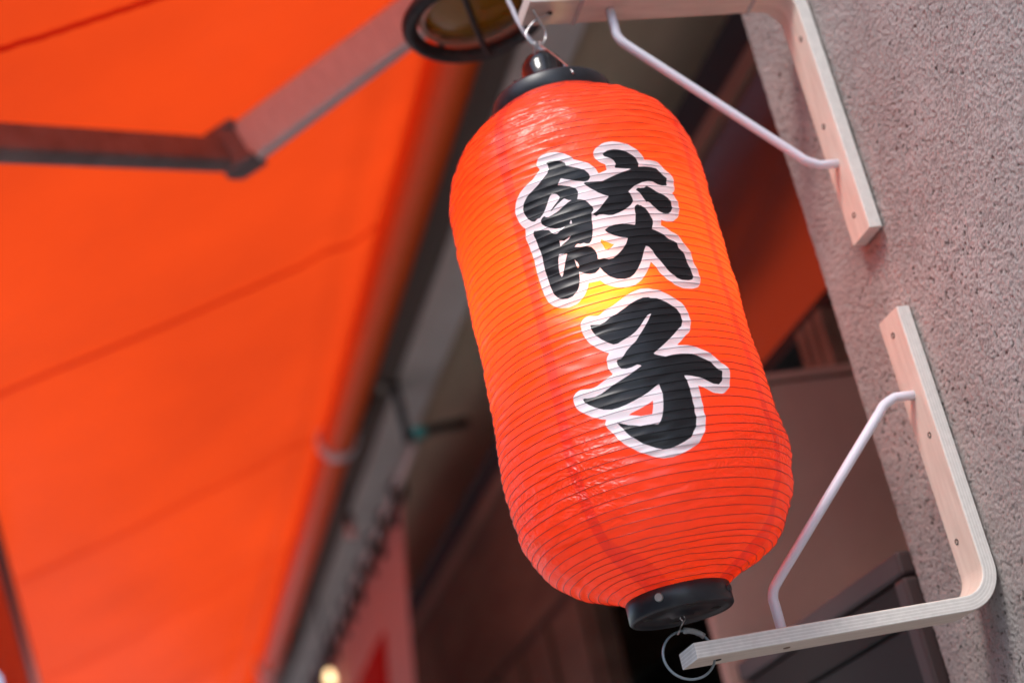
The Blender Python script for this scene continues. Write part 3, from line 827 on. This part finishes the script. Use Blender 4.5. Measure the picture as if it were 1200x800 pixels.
# slack film creases more near the two ends
wr = fnoise(len(rows), NT, (1.8, 6)) * .00024 + fnoise(len(rows), NT, (10, 22)) * .00042
drift = fnoise(len(rows), NT, (14, 45)) * .0008 * np.clip(np.minimum(rows, arc[-1] - rows) / .04, 0, 1)[:, None]
endw = 1 + 1.1 * np.exp(-((zz - .50) / .035) ** 2) + 1.0 * np.exp(-((zz - .13) / .05) ** 2)
wob = wr * endw[RW] * np.clip(np.minimum(rows, arc[-1] - rows) / .02, 0, 1)[RW]
off = -sagp[RW] * uneven + wob
RRg = rr[RW] + off * dz[RW]
ZZg = zz[RW] - off * dr[RW] + drift * dz[RW]
RRg = RRg + drift * dr[RW]
VX = LX + RRg * np.sin(TH); VY = LY - RRg * np.cos(TH)

def seg_dist(px, py, poly):
    d = np.full(px.shape, 1e9); ins = np.zeros(px.shape, bool)
    n = len(poly)
    for i in range(n):
        x1, y1 = poly[i - 1]; x2, y2 = poly[i]
        ex, ey = x2 - x1, y2 - y1
        t = np.clip(((px - x1) * ex + (py - y1) * ey) / max(ex * ex + ey * ey, 1e-9), 0, 1)
        d = np.minimum(d, (px - x1 - t * ex) ** 2 + (py - y1 - t * ey) ** 2)
        if y1 != y2:
            ins ^= ((y1 > py) != (y2 > py)) & (px < (x2 - x1) * (py - y1) / (y2 - y1) + x1)
    d = np.sqrt(d)
    return np.where(ins, -d, d)
def ink(uu, vv):
    """mm to the edge of the brush strokes on the unrolled shade"""
    out = np.full(uu.shape, 40.0)
    k = (uu > -125) & (uu < 75) & (vv > 125) & (vv < 475)
    a, b = uu[k], vv[k]
    s = np.full(a.shape, 40.0)
    for p in STROKES: s = np.minimum(s, seg_dist(a, b, p))
    for p in HOLES: s = np.maximum(s, -seg_dist(a, b, p))
    out[k] = s
    return out
SD = ink(TH * RREF, (zz[RW]) * 1000)
seam = np.zeros(TH.shape)
for sdeg in (-47.5, 42.0, 132.0, 222.0):
    wdt = .0050
    seam = np.maximum(seam, np.clip((wdt - np.abs((TH - R(sdeg)) * rr[RW])) / .0012 + .5, 0, 1))
    # the trimmed ends of the gores overlap in a wedge above the bottom ring
    wedge = np.clip((.105 - zz[RW]) / .045, 0, 1) * R(14)
    seam = np.maximum(seam, .75 * np.clip((wedge - np.abs(TH - R(sdeg) - wedge * .8)) / .02, 0, 1))
crease = np.clip(.07 + .36 * np.exp(-((zz - .150) / .045) ** 2) + .20 * np.exp(-((zz - .49) / .035) ** 2), 0, 1)[RW] * np.clip(.55 + .45 * fnoise(len(rows), NT, (16, 26)), .08, 1.2)
crease = np.where(SD < 8.5, crease * .3, crease)
nrow = len(rows)
i = np.arange(nrow - 1)[:, None]; j = np.arange(NT)[None, :]
j2 = (j + 1) % NT
faces = np.stack([i * NT + j, i * NT + j2, (i + 1) * NT + j2, (i + 1) * NT + j], -1).reshape(-1, 4)
shade = obj('shade', np.stack([VX, VY, ZZg], -1).reshape(-1, 3), faces, M['film'], lan, True, {'sd': SD.ravel(), 'seam': seam.ravel(), 'crease': crease.ravel()})
# one wire ring per rib, lying on the crest of each pleat
rth = th[::2] if False else th
for k in range(1, NR - 1):
    s0 = pos[k]
    r0 = np.interp(s0, arc, cm[:, 0]); z0 = np.interp(s0, arc, cm[:, 1])
    row = k * SUB
    w0 = wob[row]
    rw = .00040 - .00008 * (z0 > .40)
    ring = []
    for (a, b) in ((rw, 0), (0, rw), (-rw, 0), (0, -rw)):
        rk = r0 + a + w0 * dz[row] + drift[row] * dr[row]
        ring.append(np.stack([LX + rk * np.sin(th), LY - rk * np.cos(th), z0 + b - w0 * dr[row] + drift[row] * dz[row]], -1))
    V = np.stack(ring, 1).reshape(-1, 3)
    ii = np.arange(NT)[:, None]; kk = np.arange(4)[None, :]
    fc = np.stack([ii * 4 + kk, ii * 4 + (kk + 1) % 4, ((ii + 1) % NT) * 4 + (kk + 1) % 4, ((ii + 1) % NT) * 4 + kk], -1).reshape(-1, 4)
    obj('rib', V, fc, M['rib'], lan, True, {'sd': np.repeat(SD[row], 4)})
bc = lathe('bottom_cap', [(.0, -.001), (.010, -.001), (.012, .0015), (.040, .0015), (.0415, 0), (.0452, 0), (.0468, .0018), (.0468, .0185), (.0455, .0200), (.0, .0200)], (LX, LY, .0430), M['cap'], lan, 72)
for a in (R(-28), R(62), R(152), R(242)):
    lathe('cap_slot', [(.0, 0), (.0045, 0), (.0048, .0008)], (LX + .031 * math.sin(a + .4), LY - .031 * math.cos(a + .4), .0441), M['hole'], bc, 14)
for a in (R(-40), R(50)):
    d = Vector((math.sin(a), -math.cos(a), 0))
    bm = bmesh.new()
    bmesh.ops.create_cone(bm, cap_ends=True, segments=20, radius1=.0040, radius2=.0034, depth=.0022)
    bmesh.ops.transform(bm, matrix=Matrix.Translation(Vector((LX, LY, .0540)) + d * .0476) @ d.to_track_quat('Z', 'Y').to_matrix().to_4x4(), verts=bm.verts)
    bm_obj('rivet', bm, M['rivet'] if a < 0 else M['cap'], bc)
tc_ = lathe('top_cap', [(.030, .0165), (.0560, .0165), (.0588, .0155), (.0600, .0130), (.0600, -.004), (.0580, -.006), (.030, -.006), (.030, .0165)], (LX, LY, .5560), M['cap'], lan, 80)
sk = lathe('socket', [(.0, .0470), (.008, .0462), (.015, .0430), (.0195, .0370), (.0215, .0290), (.0220, .010), (.0240, .008), (.0240, -.012), (.0, -.014)], (LX - .001, LY, .5770), M['gloss_black'], lan, 48)
lathe('socket_screw', [(.0, -.008), (.004, -.008), (.004, .004), (.0, .004)], (LX - .028, LY - .006, .588), M['gloss_black'], sk, 14, 'X')
# wire bail: two legs from holes in the top cap to an eye under the hook
hol = Vector((LX + .005, LY - .0598, .5635))
hol2 = Vector((LX - .012, LY + .0590, .5635))
lathe('bail_hole', [(.0, -.0006), (.0020, -.0006), (.0024, .0004)], (hol.x, hol.y, hol.z), M['hole'], tc_, 14, 'Y')
eye = Vector((-.2975, LY, .6370))
bail = catmull([hol + Vector((0, .004, 0)), hol + Vector((0, -.0012, .001)), hol.lerp(eye, .5) + Vector((.0006, -.003, 0)), eye + Vector((.001, -.004, -.004)), eye + Vector((.0036, -.001, .0015)), eye + Vector((.002, .003, .004)), eye + Vector((-.003, .004, .001)), hol2.lerp(eye, .6), hol2 + Vector((0, .001, .001)), hol2 + Vector((0, -.004, 0))], 8)
tube('bail_wire', bail, .00095, M['steel'], lan, 8)
# lit bulb inside
lathe('bulb', [(.0005, -.034), (.014, -.031), (.025, -.021), (.030, -.006), (.028, .008), (.020, .026), (.014, .044), (.013, .052)], (LX, LY, .352), M['bulb'], lan, 32)
lathe('bulb_neck', [(.0, .052), (.0155, .0525), (.0155, .09), (.012, .215), (.0, .216)], (LX, LY, .352), M['cap'], lan, 24)
# little hook under the bottom cap
hook = catmull([(LX, LY, .0445), (LX + .0018, LY, .040), (LX - .0015, LY - .0005, .0365), (LX - .004, LY, .0335), (LX - .0075, LY - .001, .0295), (LX - .0088, LY, .0275), (LX - .0070, LY + .001, .0285), (LX - .0035, LY + .001, .034), (LX - .001, LY + .001, .0385), (LX - .0028, LY, .041), (LX, LY, .0440)], 6)
tube('bottom_hook', hook, .00055, M['steel'], lan, 6)

# coated cable ring through the lower arm
rc, rr_ = Vector((-.3016, LY, .0085)), .0222
ring = []
for k in range(56):
    a = 2 * math.pi * k / 56
    ring.append((rc.x + rr_ * 1.05 * math.cos(a), rc.y + .002 * math.sin(a), rc.z + rr_ * .98 * math.sin(a)))
cr_ = thing('cable_ring', (rc.x, rc.y, rc.z - rr_), 'thin grey cable ring through the lower bracket arm under the lantern', 'cable ring')
tube('cable', ring, .00115, M['cable'], cr_, 10, True)
sl = [(rc.x + rr_ * 1.05 * math.cos(R(a)), rc.y + .002 * math.sin(R(a)), rc.z + rr_ * .98 * math.sin(R(a))) for a in (86, 74, 62, 50, 38)]
tube('sleeve', [Vector(p) for p in sl], lambda t: .0029 if t < .25 else .0026, M['clear'], cr_, 12)

# twisted steel loop from the upper arm to the bail
hp = [(-.2778, LY, .6720), (-.2850, LY - .002, .6690), (-.2920, LY - .003, .6655), (-.3000, LY - .001, .660), (-.3066, LY, .652), (-.3074, LY, .645), (-.3040, LY, .6385), (-.2985, LY, .6352), (-.2926, LY, .6372), (-.2874, LY, .6450), (-.2876, LY - .002, .6535), (-.2915, LY - .005, .6610), (-.2955, LY - .008, .6690), (-.2990, LY - .009, .6790), (-.3030, LY - .006, .6950), (-.3010, LY, .7030), (-.2900, LY, .7035), (-.2800, LY, .6980), (-.2778, LY, .6900)]
hl = thing('hook_loop', (-.297, LY, .636), 'twisted steel wire loop joining the lantern to the upper bracket', 'hook')
tube('wire', catmull(hp, 6), .00115, M['steel'], hl, 8)

pc = thing('power_cord', (-.29, .045, .60), 'pale grey power cord rising from the lantern socket', 'cord')
tube('cord', catmull([(-.280, .030, .596), (-.2665, .045, .6221), (-.2822, .045, .642), (-.293, .046, .6553), (-.3002, .048, .6769), (-.3038, .050, .6983), (-.3035, .052, .73), (-.27, .06, .80), (-.20, .06, .86), (-.10, .06, .90), (.004, .06, .91)], 8), .0026, M['cord'], pc, 10)
